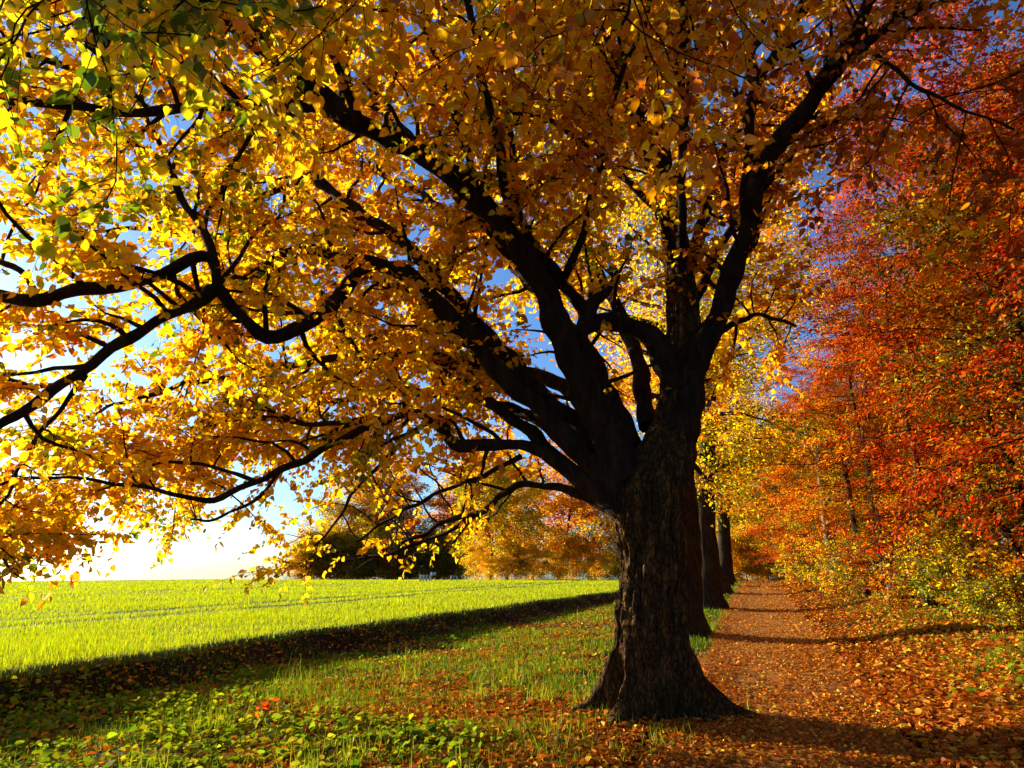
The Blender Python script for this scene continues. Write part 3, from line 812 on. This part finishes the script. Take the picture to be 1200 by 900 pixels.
def plant(kind, name, X, Y, label, cat, group=None, scale=1.0, rot=None, tint=(1, 1, 1), tilt=0.0, hs=1.0):
    o = empty(name, (X, Y, float(terrain(X, Y))))
    o.scale = (scale, scale, scale * hs)
    o.rotation_euler = (tilt, 0, random.uniform(0, 6.28) if rot is None else rot)
    tag(o, label, cat, group)
    tm, cm = protos[kind]
    link(bpy.data.objects.new("trunk" if "shrub" not in kind and "thicket" not in kind else "stem", tm), o)
    c = link(bpy.data.objects.new("crown" if "shrub" not in kind and "thicket" not in kind else "foliage", cm), o)
    c.color = (*tint, 1)
    return o


GR = "limes in the row along the path"
plant('row', "lime_tree", -1.58, 15.5, "lime tree right behind the big trunk, second along the path", "tree", GR, .88, .4)
plant('row2', "lime_tree", -1.45, 23.0, "dark lime trunk standing clear beside the path, third along it", "tree", GR, 1.0, 2.0)
plant('row', "lime_tree", -1.6, 32.0, "slimmer lime trunk far up the path, fourth along it", "tree", GR, .95, 4.0)
for Y_, rt, wd_ in ((41.0, 1.0, 'fifth'), (49.5, 3.0, 'last')):
    plant('row2' if rt == 3.0 else 'row', "lime_tree", -1.75, Y_, "distant lime tree near the far end of the path, %s in the row" % wd_, "tree", GR, .95, rt)

# the wood on the right
WG = "trees of the autumn wood right of the path"
spots = []
gw = np.random.default_rng(5)
kinds_front = ['red', 'red', 'green', 'red', 'fire', 'gold', 'red', 'fire', 'gold', 'fire', 'green', 'fire', 'gold', 'fire']
LAB = {'red': "deep red beech in the wood beside the path", 'fire': "orange red beech in the wood beside the path", 'gold': "yellow leaved tree in the wood beside the path",
       'green': "green and olive tree in the wood beside the path", 'tall': "tall rust coloured beech rising above the wood"}
spots += [(8.4, 6.4, 'red', .95), (6.8, 9.2, 'fire', 1.0), (7.5, 11.5, 'red', 1.05)]
Y_ = 7.0
q = 0
while Y_ < 62:
    spots.append((4.7 + 1.0 * math.exp(-((Y_ - 20) / 7) ** 2) - 1.4 * float(smooth(22, 38, Y_)) + gw.uniform(-.5, .7), Y_, kinds_front[q % 14], gw.uniform(.75, 1.0)))
    Y_ += gw.uniform(2.3, 3.4)
    q += 1
N_FRONT = len(spots)
for row_x, step, ks in ((7.8, 3.4, ['fire', 'green', 'red', 'gold', 'red', 'green', 'gold']), (11.0, 4.2, ['red', 'tall', 'gold', 'red', 'green']), (15.0, 5.0, ['tall', 'red', 'tall', 'green', 'fire']), (20.5, 6.0, ['tall', 'tall', 'green'])):
    Y_ = 5.0
    while Y_ < 64:
        spots.append((row_x + gw.uniform(-1.1, 1.1), Y_, ks[q % len(ks)], gw.uniform(.85, 1.12)))
        Y_ += step * gw.uniform(.8, 1.25)
        q += 1
ORD = ['nearest', 'second', 'third', 'fourth', 'fifth', 'sixth', 'seventh', 'eighth', 'ninth', 'tenth', 'eleventh', 'twelfth', 'thirteenth', 'fourteenth', 'fifteenth', 'sixteenth', 'seventeenth', 'eighteenth', 'nineteenth', 'twentieth',
       'twenty-first', 'twenty-second', 'twenty-third', 'twenty-fourth']
front = 0
for X, Y, kd, sc in spots:
    is_front = 3 <= spots.index((X, Y, kd, sc)) < N_FRONT
    X += 2.2 if Y < 7.4 and X < 6 else 0
    tint = np.exp(gw.normal(size=3) * np.array([.14, .2, .05]))
    plant(kd, "beech_tree" if kd in ('red', 'fire', 'tall') else "woodland_tree", X, Y, LAB[kd] if not is_front else LAB[kd].replace("in the wood beside the path", "in the wood's front row, " + ORD[min(front, 23)] + " along the path"), "tree", WG + ", " + kd, sc, None, tuple(tint), gw.normal() * .03)
    front += is_front
# the end of the path, where the wood closes in
for X, Y, kd, sc in ((.6, 62, 'far2', .42), (2.4, 61, 'far2', .45), (3.8, 64, 'far2', .5), (1.0, 73, 'far2', .7), (4.2, 69, 'far2', .75), (7.5, 74, 'far', .8), (2.5, 80, 'far', .9), (-1.5, 82, 'far2', .9)):
    plant(kd, "woodland_tree", X, Y, "bright golden tree closing the view at the end of the path", "tree", "trees at the end of the path", sc, None, (1.05, .95, .9))

# the far wood at the end of the field
far = []
gf = np.random.default_rng(9)
for px in list(np.arange(352, 545, 32)) + list(np.arange(566, 840, 31)):
    F0 = 150 if px < 550 else 92 + .13 * (px - 558)
    for rk in range(1):
        p, _ = at(px + gf.uniform(-9, 9), 680, F0 + rk * 7 + 0 + gf.uniform(-2, 2))
        far.append((p[0], p[1], px, rk))
for X, Y, px, rk in far:
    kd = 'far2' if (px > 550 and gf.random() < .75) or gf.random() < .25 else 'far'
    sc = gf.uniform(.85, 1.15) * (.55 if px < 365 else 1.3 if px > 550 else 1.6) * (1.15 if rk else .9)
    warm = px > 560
    tint = (1.15, 1.1, 1) if warm else (1.0, .92, .85)  # leaf tint carries sunlight on the bright side, shade on the rest
    lab = {('far', True): "orange tree at the sunlit edge of the far wood", ('far2', True): "yellow green tree at the sunlit edge of the far wood",
           ('far', False): "brown tree in the shaded part of the far wood", ('far2', False): "shade-tinted green tree in the shaded part of the far wood"}[(kd, bool(warm))]
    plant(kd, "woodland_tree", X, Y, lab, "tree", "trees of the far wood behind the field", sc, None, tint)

# thin stems at the edge of the wood, traced one by one


def stem_tree(name, label, rows, mat, leafy=0, cols=None, forks=()):
    pts = limb_pts(rows)
    base = pts[0, :3].copy()
    base[2] = float(terrain(base[0], base[1]))
    pts[0, 2] = base[2] - .1
    o = empty(name, base)
    tag(o, label, "tree")
    T = Parts()
    lp = spline(pts, .15)
    tube(T, lp[:, :3] - base, lp[:, 3], 8, rough=.05)
    T.build("trunk", [mat], o, True)
    for fr in forks:
        Q = Parts()
        fp = spline(limb_pts(fr), .15)
        tube(Q, fp[:, :3] - base, fp[:, 3], 7, rough=.05)
        Q.build("limb", [mat], o, True)
    if leafy:
        g = np.random.default_rng(len(label))
        C = Parts()
        src = np.vstack([lp[len(lp) // 4:, :3]] + [spline(limb_pts(fr), .15)[3:, :3] for fr in forks])
        c0 = []
        for _ in range(46):
            s0 = src[g.integers(len(src))] - base
            an = g.uniform(0, 6.28)
            b = grow(s0, (math.cos(an), math.sin(an), .25), g.uniform(.6, 1.5), g, 5, .18, -.05)
            tube(C, b, np.linspace(.009, .003, 6), 3, (.03, .02, .012), 1)
            for e in range(1, 6):
                c0.append(np.concatenate([b[e], unit(b[e] - b[e - 1])]))
        c0 = np.array(c0)
        idx = g.integers(len(c0), size=leafy)
        pos = c0[idx, :3] + g.normal(size=(leafy, 3)) * np.array([.14, .14, .05])
        ax_ = c0[idx, 3:] + .8 * g.normal(size=(leafy, 3)) * np.array([1, 1, .5])
        nr_ = np.array([0, 0, 1.2]) + .6 * g.normal(size=(leafy, 3))
        leaves(C, pos, ax_, nr_, .075 * np.exp(.2 * g.normal(size=leafy)), 'beech', palette(leafy, cols, np.ones(len(cols)), .2, g), 0)
        C.build("crown", [M_BEECH, M_TWIG], o)
    return o


stem_tree("beech_sapling", "crooked multi-stemmed beech sapling leaning over the bank, orange leaves at its foot",
          [(1092, 712, 16.5, 13), (1080, 680, 16.4, 12), (1072, 650, 16.3, 11), (1077, 600, 16.2, 8), (1075, 550, 16.1, 7), (1064, 500, 16, 6), (1054, 450, 15.9, 5), (1042, 400, 15.8, 4), (1038, 340, 15.7, 3)], M_BARK2, 3200,
          [RED, FIRE, FIRE, GOLD], ([(1094, 708, 16.4, 9), (1088, 680, 16.2, 7), (1076, 640, 16.0, 6), (1068, 600, 15.9, 4)], [(1098, 712, 16.6, 9), (1092, 670, 16.8, 8), (1084, 648, 17.0, 6), (1079, 610, 17.1, 4)]))
stem_tree("birch_stem", "short pale lit trunk in the yellow thicket right of the path",
          [(979, 684, 27.0, 9), (975, 660, 27.0, 9), (972, 640, 27.0, 8), (968, 618, 27.0, 8), (962, 570, 27, 6), (957, 520, 27, 5)], M_PALE)
stem_tree("dark_sapling", "thin dark trunk leaning beside a slim pale pair in the thicket",
          [(1014, 674, 21.0, 8), (1010, 655, 21.0, 8), (1004, 630, 21.0, 7), (1000, 610, 21.0, 6), (994, 570, 21, 5), (985, 520, 21, 4)], M_TWIG, 900, [GRN, LIM, OLIV])
stem_tree("pale_sapling", "slim pale grey stem with a twin, leaning left in the thicket",
          [(1040, 682, 19.5, 6), (1032, 655, 19.5, 6), (1024, 625, 19.5, 5), (1022, 590, 19.5, 5), (1016, 550, 19.5, 4), (1010, 500, 19.5, 3)], M_PALE, 700, [FIRE, GOLD, RED],
          ([(1044, 682, 19.4, 5), (1034, 640, 19.3, 4), (1029, 600, 19.3, 3)],))
stem_tree("ash_sapling", "slender bent stem at the right edge of the wood with few leaves",
          [(1205, 668, 12.0, 8), (1190, 640, 12.0, 7), (1168, 610, 12.0, 6), (1162, 590, 12.0, 5), (1158, 560, 12, 4)], M_BARK2, 300, [LIM, GOLD])
stem_tree("ash_sapling", "tall slender curved stem right of the crooked sapling",
          [(1204, 640, 12.5, 8), (1196, 590, 12.4, 8), (1192, 555, 12.3, 7), (1176, 530, 12.2, 6), (1165, 510, 12.2, 5), (1158, 480, 12.1, 4)], M_BARK2)
stem_tree("beech_sapling", "dark curving stem high at the upper right edge of the wood",
          [(1230, 700, 12.5, 12), (1215, 560, 12.4, 11), (1200, 460, 12.3, 10), (1194, 400, 12.2, 9), (1186, 360, 12.0, 8), (1170, 325, 11.8, 7), (1150, 290, 11.6, 5)], M_TWIG, 900, [RED, FIRE])

# shrubs along the bank
SG = "shrubs along the bank right of the path"
gs = np.random.default_rng(33)
SL = {'shrub': "yellow leaved shrub on the bank at the wood edge", 'shrub2': "low green shrub on the bank at the wood edge", 'shrub3': "orange red beech bush on the bank at the wood edge"}
for px, py, F0, kd, sc in ((1150, 740, 13.5, 'shrub', 1.0), (1195, 730, 12.0, 'shrub', 1.0), (1110, 720, 15.5, 'shrub', .8), (1185, 700, 15.0, 'shrub', 1.15), (1130, 690, 18, 'shrub3', 1.0), (1060, 700, 19, 'shrub3', .8),
                       (1010, 712, 21, 'shrub2', .95), (990, 700, 24, 'shrub2', .9), (1030, 695, 23, 'shrub', .9), (960, 690, 30, 'shrub', 1.0), (940, 685, 34, 'shrub', 1.1), (975, 690, 28, 'shrub', 1.1), (930, 683, 40, 'shrub2', 1.2),
                       (950, 684, 38, 'shrub', 1.2), (925, 682, 46, 'shrub', 1.3), (1075, 690, 22, 'shrub', 1.0), (1220, 740, 11.5, 'shrub3', .9), (1160, 705, 16.5, 'shrub2', 1.0), (1005, 690, 27, 'shrub3', 1.1), (1230, 700, 13.0, 'shrub', 1.2),
                       (920, 682, 52, 'shrub', 1.4), (912, 682, 58, 'shrub', 1.4), (1100, 700, 18.5, 'shrub2', .9)):
    p, _ = at(px, py, F0)
    plant(kd, "shrub", p[0], p[1], SL[kd], "shrub", SG + ", " + kd, sc, None, tuple(np.exp(gs.normal(size=3) * np.array([.08, .1, .05]))))

for q_ in range(8):
    Yb = gs.uniform(9, 34)
    Xb = 3.0 - .6 * float(smooth(14, 34, Yb)) + gs.uniform(-.3, .9)
    kd = ('shrub', 'shrub', 'shrub2', 'shrub3')[q_ % 4]
    plant(kd, "shrub", Xb, Yb, SL[kd], "shrub", SG + ", " + kd, gs.uniform(.6, 1.05), None, tuple(np.exp(gs.normal(size=3) * np.array([.08, .1, .05]))))
for q_ in range(36):
    px = 350 + q_ * 9.0 if q_ < 22 else 560 + (q_ - 22) * 15 + gf.uniform(-4, 4)
    p, _ = at(px, 680, (143 if px < 552 else 88 + .13 * (px - 558)) + gf.uniform(-1, 1))
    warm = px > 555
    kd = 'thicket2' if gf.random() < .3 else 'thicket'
    plant(kd, "bush", p[0], p[1], "sunlit bush at the foot of the far wood" if warm else "shade-tinted bush at the foot of the shaded far wood", "shrub", "bushes at the foot of the far wood", gf.uniform(1.3, 2.1) if not warm else gf.uniform(.5, 1.2), None, (1.1, 1.05, 1) if warm else (.85, .8, .75))  # sun and shade of the wood edge are put into the foliage tint
for q_ in range(9):
    plant('thicket', "bush", -2.2 + q_ * .8, 59.5 + gs.uniform(-1, 1), "golden bush closing the far end of the path", "shrub", "bushes at the end of the path", gs.uniform(.55, .8), None, (1.1, 1.0, .9))

# stump and fallen branch
p, t_ = at(1048, 722, 19.0)
z0 = float(terrain(p[0], p[1]))
st = empty("tree_stump", (p[0], p[1], z0))
tag(st, "short pale cut stump below the crooked sapling on the bank", "stump")
P = Parts()
tube(P, [(0, 0, -.1), (0, 0, .02), (.01, 0, .16), (.04, 0, .34), (.05, 0, .40)], [.24, .20, .16, .145, .14], 14, rough=.05)
P.build("stump_wood", [M_CUT], st, True)
P = Parts()
a_ = np.linspace(0, 2 * np.pi, 14, endpoint=False)
P.add(np.vstack([[(.05, 0, .415)], np.stack([.05 + .139 * np.cos(a_), .139 * np.sin(a_), np.full(14, .402)], -1)]), np.array([(0, 1 + i, 1 + (i + 1) % 14) for i in range(14)]))
P.build("cut_face", [M_CUT], st)
p, t_ = at(948, 686, 28.0)
z0 = float(terrain(p[0], p[1]))
fb = empty("fallen_branch", (p[0], p[1], z0))
tag(fb, "dark curved dead branch lying at the right edge of the path", "branch")
P = Parts()
tube(P, spline([(-.25, 0, .30, .015), (-.1, 0, .10, .03), (.1, 0, .05, .045), (.6, 0, .06, .04), (1.2, .1, .16, .03), (1.5, .1, .25, .015)], .08)[:, :3],
     spline([(-.25, 0, .30, .015), (-.1, 0, .10, .03), (.1, 0, .05, .045), (.6, 0, .06, .04), (1.2, .1, .16, .03), (1.5, .1, .25, .015)], .08)[:, 3], 7, rough=.06)
tube(P, [(.5, 0, .06), (.7, -.2, .2), (.85, -.3, .36)], [.02, .014, .006], 5)
P.build("branch_wood", [M_TWIG], fb, True)

# white benches by the far wood


def box(P, c, s):
    x, y, z = np.array(s) / 2
    V = np.array([(a, b, d) for a in (-x, x) for b in (-y, y) for d in (-z, z)]) + np.array(c)
    P.add(V, np.array([(0, 1, 3, 2), (4, 6, 7, 5), (0, 4, 5, 1), (2, 3, 7, 6), (0, 2, 6, 4), (1, 5, 7, 3)]))


def bench(px, F0, w, h, label, back, rot):
    p, _ = at(px, 680, F0)
    o = empty("garden_bench", (p[0], p[1], float(terrain(p[0], p[1]))))
    o.rotation_euler[2] = rot
    tag(o, label, "bench", "white benches at the end of the field")
    P = Parts()
    for k in range(4):
        box(P, (0, -.21 + .14 * k, h), (w, .12, .05))
    P.build("seat", [M_WHITE], o)
    for sx in np.linspace(-1, 1, 4 if back else 2):
        P = Parts()
        box(P, (sx * (w / 2 - .06), -.2, h / 2 - .03), (.09, .07, h))
        box(P, (sx * (w / 2 - .06), .2, h / 2 - .03), (.09, .07, h))
        box(P, (sx * (w / 2 - .06), 0, h - .075), (.09, .33, .06))
        P.build("leg", [M_WHITE], o)
    if back:
        P = Parts()
        for k in range(3):
            box(P, (w / 2 + .30, -.15 + .02 * k, h + .02 + .11 * k), (.55, .04, .08))
        box(P, (w / 2 + .14, -.1, h / 2 + .1), (.07, .06, h + .3))
        P.build("backrest", [M_WHITE], o)
    return o


bench(498, 70, 1.05, .62, "longer white bench with several legs standing before the dark far wood", True, YAW)
bench(532, 70, .72, .52, "smaller low white bench right of the longer one before the far wood", False, YAW)

# ------------------------------------------------------------------ small growth: field crop, grass, ivy, fallen leaves


def scatter(n, r0, r1, a0, a1, g, power=1.0):
    """points round the camera, denser near it; angles in degrees from the view's middle"""
    u = g.random(n)
    r = r0 * (r1 / r0) ** u if power == 1.0 else (r0 ** (1 - power) + u * (r1 ** (1 - power) - r0 ** (1 - power))) ** (1 / (1 - power))
    a = np.radians(g.uniform(a0, a1, n)) + np.pi / 2 + YAW
    return r * np.cos(a), r * np.sin(a), r


g = np.random.default_rng(41)
# crop
X, Y, r = scatter(460000, 7.5, 110, -25, 42, g)
fe = field_edge(Y)
tram = np.minimum(np.abs(X + 15.4 + .2 * np.sin(Y * .2)), np.abs(X + 17.5 + .2 * np.sin(Y * .2)))
tram = np.minimum(tram, np.minimum(np.abs(X + 30), np.abs(X + 32.3)))
k = (X < fe + .12 * g.normal(size=len(X))) & ((tram > .45) | (g.random(len(X)) < .05))
X, Y, r = X[k], Y[k], r[k]
n = len(X)
print("crop blades", n)
P = Parts()
h = (.09 + .03 * wob(X, Y, .5, 2)) * np.exp(.25 * g.normal(size=n))
an = g.uniform(0, 6.28, n)
ln = g.uniform(.1, .55, n)
ax = np.stack([np.cos(an) * ln, np.sin(an) * ln, np.ones(n)], -1)
nr = np.stack([np.cos(an), np.sin(an), -ln], -1) + .3 * g.normal(size=(n, 3))
leaves(P, np.stack([X, Y, terrain(X, Y)], -1), ax, nr, h, 'blade', palette(n, [(.38, .47, .006), (.28, .40, .006), (.50, .52, .008)], [4, 3, 2], .2, g), 0, .0055 * np.maximum(1, r / 9))
o = P.build("field_crop", [M_GRASS])
tag(o, "bright green young cereal crop covering the sunlit field", "crop", None, "stuff")

# verge grass
X, Y, r = scatter(420000, 3.6, 60, -45, 45, g)
den = .5 + .5 * wob(X, Y, .55, 6) + .35 * wob(X, Y, 1.7, 8)
green = smooth(-6.8, -5.5, X) * smooth(-1.1, -1.7, X) * (.4 + .9 * smooth(7.0, 9.0, Y)) + 1.5 * smooth(-.05, .2, X - field_edge(Y)) * smooth(3.4, 2.2, X - field_edge(Y)) + .30 * smooth(1.9, 2.6, X) * smooth(5, 3.5, X)
green += .9 * smooth(-.75, -1.0, X) * smooth(-1.9, -1.5, X) * smooth(9.5, 11, Y)
k = (g.random(len(X)) < np.clip(green * den * 1.5, 0, 1)) & (X > field_edge(Y) + .0) & (np.hypot(X + 1.1, Y - 8.0) > .62)
X, Y, r = X[k], Y[k], r[k]
n = len(X)
print("grass", n)
P = Parts()
h = np.clip(.068 + .035 * wob(X, Y, 1.1, 3), .04, .16) * np.exp(.3 * g.normal(size=n))
an = g.uniform(0, 6.28, n)
ln = g.uniform(.15, .9, n)
ax = np.stack([np.cos(an) * ln, np.sin(an) * ln, np.ones(n)], -1)
nr = np.stack([np.cos(an), np.sin(an), -ln], -1) + .3 * g.normal(size=(n, 3))
leaves(P, np.stack([X, Y, terrain(X, Y)], -1), ax, nr, h, 'blade', palette(n, [(.11, .22, .007), (.07, .16, .006), (.22, .30, .01), (.3, .22, .03)], [4, 3, 2, .6], .25, g), 0, .006 * np.maximum(1, r / 7))
# coarse tufts among the ivy and by the tree
for px, py, F0, nb, hh in ((180, 880, 5.6, 60, .28), (350, 880, 5.4, 70, .24), (410, 850, 6.0, 40, .2), (540, 895, 5.4, 50, .2), (770, 885, 6.6, 40, .11), (730, 890, 6.2, 40, .11), (800, 872, 6.8, 30, .10), (480, 748, 10.5, 30, .35),
                          (560, 790, 8.8, 60, .2), (600, 770, 9.6, 60, .2), (350, 745, 10.6, 30, .3), (260, 810, 7.8, 60, .22), (640, 800, 8.5, 60, .18), (686, 822, 8.2, 50, .14), (716, 838, 7.9, 50, .12), (850, 838, 7.8, 40, .12), (660, 870, 6.9, 50, .14)):
    p, _ = at(px, py, F0)
    xs = p[0] + .12 * g.normal(size=nb)
    ys = p[1] + .12 * g.normal(size=nb)
    an = g.uniform(0, 6.28, nb)
    ln = g.uniform(.2, .8, nb)
    leaves(P, np.stack([xs, ys, terrain(xs, ys)], -1), np.stack([np.cos(an) * ln, np.sin(an) * ln, np.ones(nb)], -1), np.stack([np.cos(an), np.sin(an), -ln], -1), hh * np.exp(.3 * g.normal(size=nb)), 'blade',
           palette(nb, [(.22, .30, .015), (.3, .3, .03)], [3, 1], .2, g), 0, np.full(nb, .009))
o = P.build("verge_grass", [M_GRASS])
tag(o, "short green grass on the verge between field and tree", "grass", None, "stuff")

# ivy and other low leafy cover, bottom left and on the bank
X, Y, r = scatter(170000, 3.4, 26, -40, 46, g)
den = .55 + .6 * wob(X, Y, .9, 11) + .3 * wob(X, Y, 2.3, 12)
zone = smooth(-1.9, -3.0, X) * smooth(7.6, 6.4, Y + .25 * (X + 5)) * .95 + .3 * smooth(1.7, 2.6, X) * smooth(6.5, 4.5, X) + .4 * smooth(-8.7, -8.0, X) * smooth(-5.5, -7.0, X)
k = (g.random(len(X)) < np.clip(zone * den, 0, 1)) & (X > field_edge(Y) + .2)
X, Y, r = X[k], Y[k], r[k]
n = len(X)
print("ivy", n)
P = Parts()
z = terrain(X, Y) + g.uniform(.02, .16, n) * (.6 + .5 * wob(X, Y, 1.3, 9))
an = g.uniform(0, 6.28, n)
ax = np.stack([np.cos(an), np.sin(an), .25 * g.normal(size=n)], -1)
nr = np.array([sdir.x * .45, sdir.y * .45, .85]) + .55 * g.normal(size=(n, 3))
leaves(P, np.stack([X, Y, z], -1), ax, nr, np.clip(g.normal(.058, .02, n), .025, .11), 'small', palette(n, [(.20, .27, .012), (.12, .19, .01), (.34, .36, .015), (.45, .36, .02)], [4, 3, 2, .4], .25, g))
o = P.build("ground_ivy", [M_IVY])
tag(o, "low green leafy ground cover in the foreground and on the bank", "ground cover", None, "stuff")

# fallen leaves
X, Y, r = scatter(420000, 3.4, 60, -46, 45, g)
den = .55 + .45 * wob(X, Y, 1.0, 14) + .2 * wob(X, Y, 3.1, 15)
onpath = smooth(-1.05, -.8, X) * smooth(1.25, 1.0, X)
worn = np.exp(-((X - .05 * np.sin(Y)) / .55) ** 2)
zone = onpath * (1.0 - .5 * worn) + smooth(1.0, 1.4, X) * smooth(6, 3.2, X) * .95 + smooth(-.9, -1.2, X) * smooth(-5, -2.2, X) * (.8 * smooth(9.3, 7.4, Y) + .05) + .2 * smooth(-2, -3, X) * smooth(6.2, 7.5, Y + .25 * (X + 5)) + .13 * smooth(-2, -4, X) + .25 * smooth(3, 7, X)
k = (g.random(len(X)) < np.clip(zone * (.5 + .9 * den), 0, 1)) & (X > field_edge(Y) + .1)
X, Y, r = X[k], Y[k], r[k]
n = len(X)
print("fallen", n)
P = Parts()
an = g.uniform(0, 6.28, n)
ax = np.stack([np.cos(an), np.sin(an), .28 * g.normal(size=n)], -1)
nr = np.array([0, 0, 1.0]) + .42 * g.normal(size=(n, 3))
sz = np.clip(g.normal(.06, .016, n), .025, .1) * np.where((np.abs(X) < 1.1), .58, 1.0) * np.maximum(1, r / 16) ** .6
leaves(P, np.stack([X, Y, terrain(X, Y) + .012 + g.uniform(0, .025, n)], -1), ax, nr, sz, 'small',
       palette(n, [(.58, .18, .014), (.46, .11, .012), (.66, .30, .02), (.28, .09, .015), (.68, .44, .04)], [4, 3, 3, 2, 1.0], .3, g))
o = P.build("fallen_leaves", [M_DEAD])
tag(o, "carpet of fallen orange and brown leaves on path and verge", "fallen leaves", None, "stuff")

# the small orange seedling in the verge
p, _ = at(308, 815, 7.4)
z0 = float(terrain(p[0], p[1]))
o = empty("beech_seedling", (p[0], p[1], z0))
tag(o, "tiny seedling with bright orange leaves in the shaded verge", "seedling")
P = Parts()
tube(P, [(0, 0, -.02), (.02, 0, .12), (.05, .01, .24), (.1, .02, .33)], [.006, .005, .004, .002], 5)
tube(P, [(.02, 0, .12), (-.05, .02, .2), (-.12, .02, .22)], [.004, .003, .002], 4)
P.build("stem", [M_TWIG], o, True)
P = Parts()
n = 16
lp = np.array([(.1, .02, .33), (.07, .01, .28), (.05, .0, .24), (-.12, .02, .22), (-.08, .02, .21)])[g.integers(5, size=n)] + .025 * g.normal(size=(n, 3))
leaves(P, lp, g.normal(size=(n, 3)) * np.array([1, 1, .5]), np.array([sdir.x, sdir.y, .8]) + .5 * g.normal(size=(n, 3)), np.full(n, .055), 'lime', palette(n, [FIRE, (.75, .2, .02), RED], [2, 2, 1], .15, g))
P.build("foliage", [M_BEECH], o)
